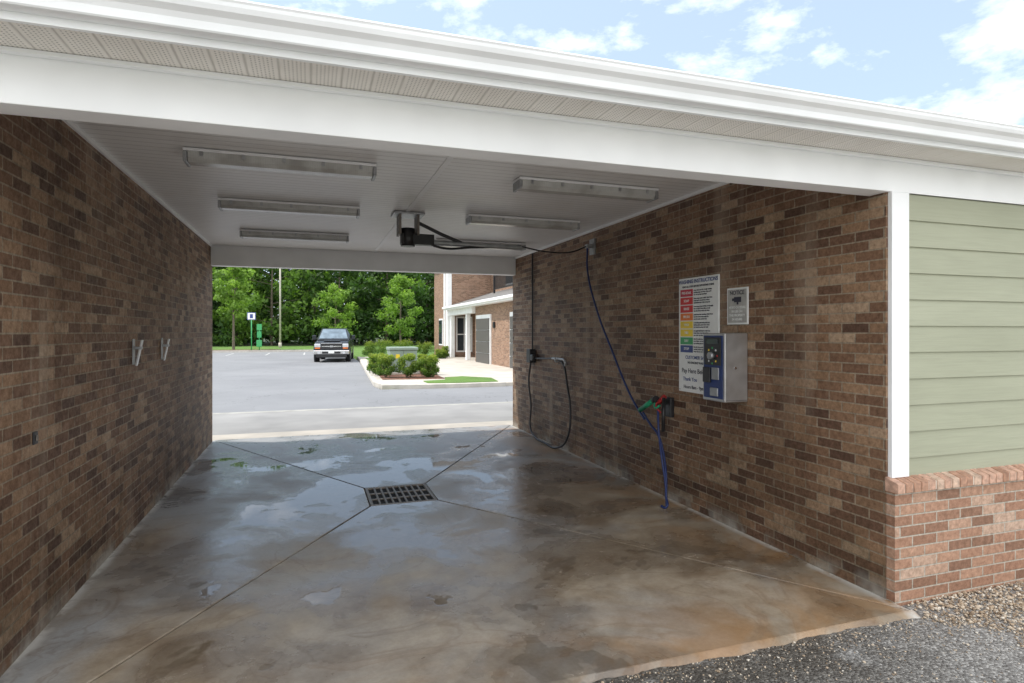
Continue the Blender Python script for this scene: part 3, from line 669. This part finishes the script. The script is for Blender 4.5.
mesh('garage_roof',[(8.15,22.6,3.22),(8.15,37.94,3.22),(11.2,37.94,4.20),(11.2,22.6,4.20),(8.15,22.6,3.30),(8.15,37.94,3.30),(11.2,37.94,4.28),(11.2,22.6,4.28)],BF,M['shingle'],Hs)
box('garage_fascia',(8.08,22.55,3.08),(8.145,37.94,3.31),M['trim'],Hs); box('garage_gutter',(7.97,22.55,3.16),(8.078,37.94,3.29),M['white'],Hs,.02)
box('garage_soffit',(8.147,22.6,3.10),(8.62,37.94,3.13),M['trim'],Hs)
box('upper_block',(11.21,23,3.0),(22,37.98,6.4),M['brickh'],Hs)
box('upper_band',(11.15,23,5.9),(11.205,37.9,6.4),M['trim'],Hs)
for yy in (24.5,28.5,32.5):
    box('upper_window_frame',(11.15,yy,4.5),(11.208,yy+2.0,5.7),M['trim'],Hs); box('upper_window_glass',(11.13,yy+.1,4.6),(11.148,yy+1.9,5.6),M['glass'],Hs)
rail=[((10.28,22.8,4.98),(10.34,34,5.05)),((10.28,22.8,4.2),(10.34,34,4.25))]
yy=22.9
while yy<34: rail.append(((10.295,yy,4.251),(10.325,yy+.03,4.979))); yy+=.14
for yy in (34.0,30.4,26.8): rail.append(((10.26,yy,4.0),(10.36,yy+.1,5.15)))
boxes('balcony_railing',rail,M['dark'],Hs)
gd=simple('garage_door_taupe',(.09,.085,.08),.5)
for a in (29.0,22.9+.25):
    box('garage_door_frame',(8.53,a-.12,.0),(8.599,a+2.62,2.6),M['trim'],Hs)
    boxes('garage_door',[((8.49,a,.02+k*.6),(8.528,a+2.5,.60+k*.6)) for k in range(4)],gd,Hs,.01)
box('wall_lamp',(8.5,28.2,1.9),(8.598,28.4,2.2),M['dark'],Hs,.02)

# ---------------------------------------------------------------- world / sun
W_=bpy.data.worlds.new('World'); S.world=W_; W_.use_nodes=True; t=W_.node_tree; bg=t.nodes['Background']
sd=Vector((-.80,.30,0)).normalized(); el=math.radians(54)
sk=t.nodes.new('ShaderNodeTexSky'); sk.sky_type='NISHITA'; sk.sun_disc=False; sk.sun_elevation=el; sk.sun_rotation=math.atan2(sd.x,sd.y); sk.air_density=1.0; sk.dust_density=1.5; sk.ozone_density=1.0
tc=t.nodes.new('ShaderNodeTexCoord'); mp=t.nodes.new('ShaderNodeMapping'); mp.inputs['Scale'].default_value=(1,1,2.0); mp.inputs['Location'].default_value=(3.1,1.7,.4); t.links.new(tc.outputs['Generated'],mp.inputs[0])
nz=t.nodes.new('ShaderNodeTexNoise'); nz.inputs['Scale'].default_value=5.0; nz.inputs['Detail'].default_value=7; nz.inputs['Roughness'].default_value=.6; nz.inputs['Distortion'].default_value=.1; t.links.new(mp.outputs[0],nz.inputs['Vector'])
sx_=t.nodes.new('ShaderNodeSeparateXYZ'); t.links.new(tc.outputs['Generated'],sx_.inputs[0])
ma=t.nodes.new('ShaderNodeMath'); ma.operation='MULTIPLY_ADD'; ma.inputs[1].default_value=-.20; t.links.new(sx_.outputs[1],ma.inputs[0]); t.links.new(nz.outputs['Fac'],ma.inputs[2])  # heavier cloud added on the unseen side behind the camera to light the bay
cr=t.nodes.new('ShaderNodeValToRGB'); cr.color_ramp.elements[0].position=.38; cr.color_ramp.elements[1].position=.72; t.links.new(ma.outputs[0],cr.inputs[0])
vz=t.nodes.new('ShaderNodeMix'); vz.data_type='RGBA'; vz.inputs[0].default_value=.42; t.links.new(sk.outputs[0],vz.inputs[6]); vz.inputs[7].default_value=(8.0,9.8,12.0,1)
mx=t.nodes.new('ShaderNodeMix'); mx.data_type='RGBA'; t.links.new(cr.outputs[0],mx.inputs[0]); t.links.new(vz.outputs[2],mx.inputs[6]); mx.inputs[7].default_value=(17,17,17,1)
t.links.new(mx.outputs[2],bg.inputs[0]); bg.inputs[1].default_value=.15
L=bpy.data.lights.new('sun','SUN'); L.energy=3.9; L.angle=math.radians(.5); L.color=(1,.95,.88); lo=bpy.data.objects.new('sun',L); COL.objects.link(lo)
dirv=Vector((sd.x*math.cos(el),sd.y*math.cos(el),math.sin(el))); lo.rotation_euler=dirv.to_track_quat('Z','Y').to_euler(); lo.location=dirv*60

# ---------------------------------------------------------------- camera
cd=bpy.data.cameras.new('camera'); cd.sensor_width=36; cd.lens=599.5/1024*36; cd.shift_y=-9.5/1024; cd.clip_end=4000; cd.clip_start=.05
co=bpy.data.objects.new('camera',cd); COL.objects.link(co); co.location=(0,0,1.7); co.rotation_euler=(math.radians(90),0,-math.radians(18.54)); S.camera=co
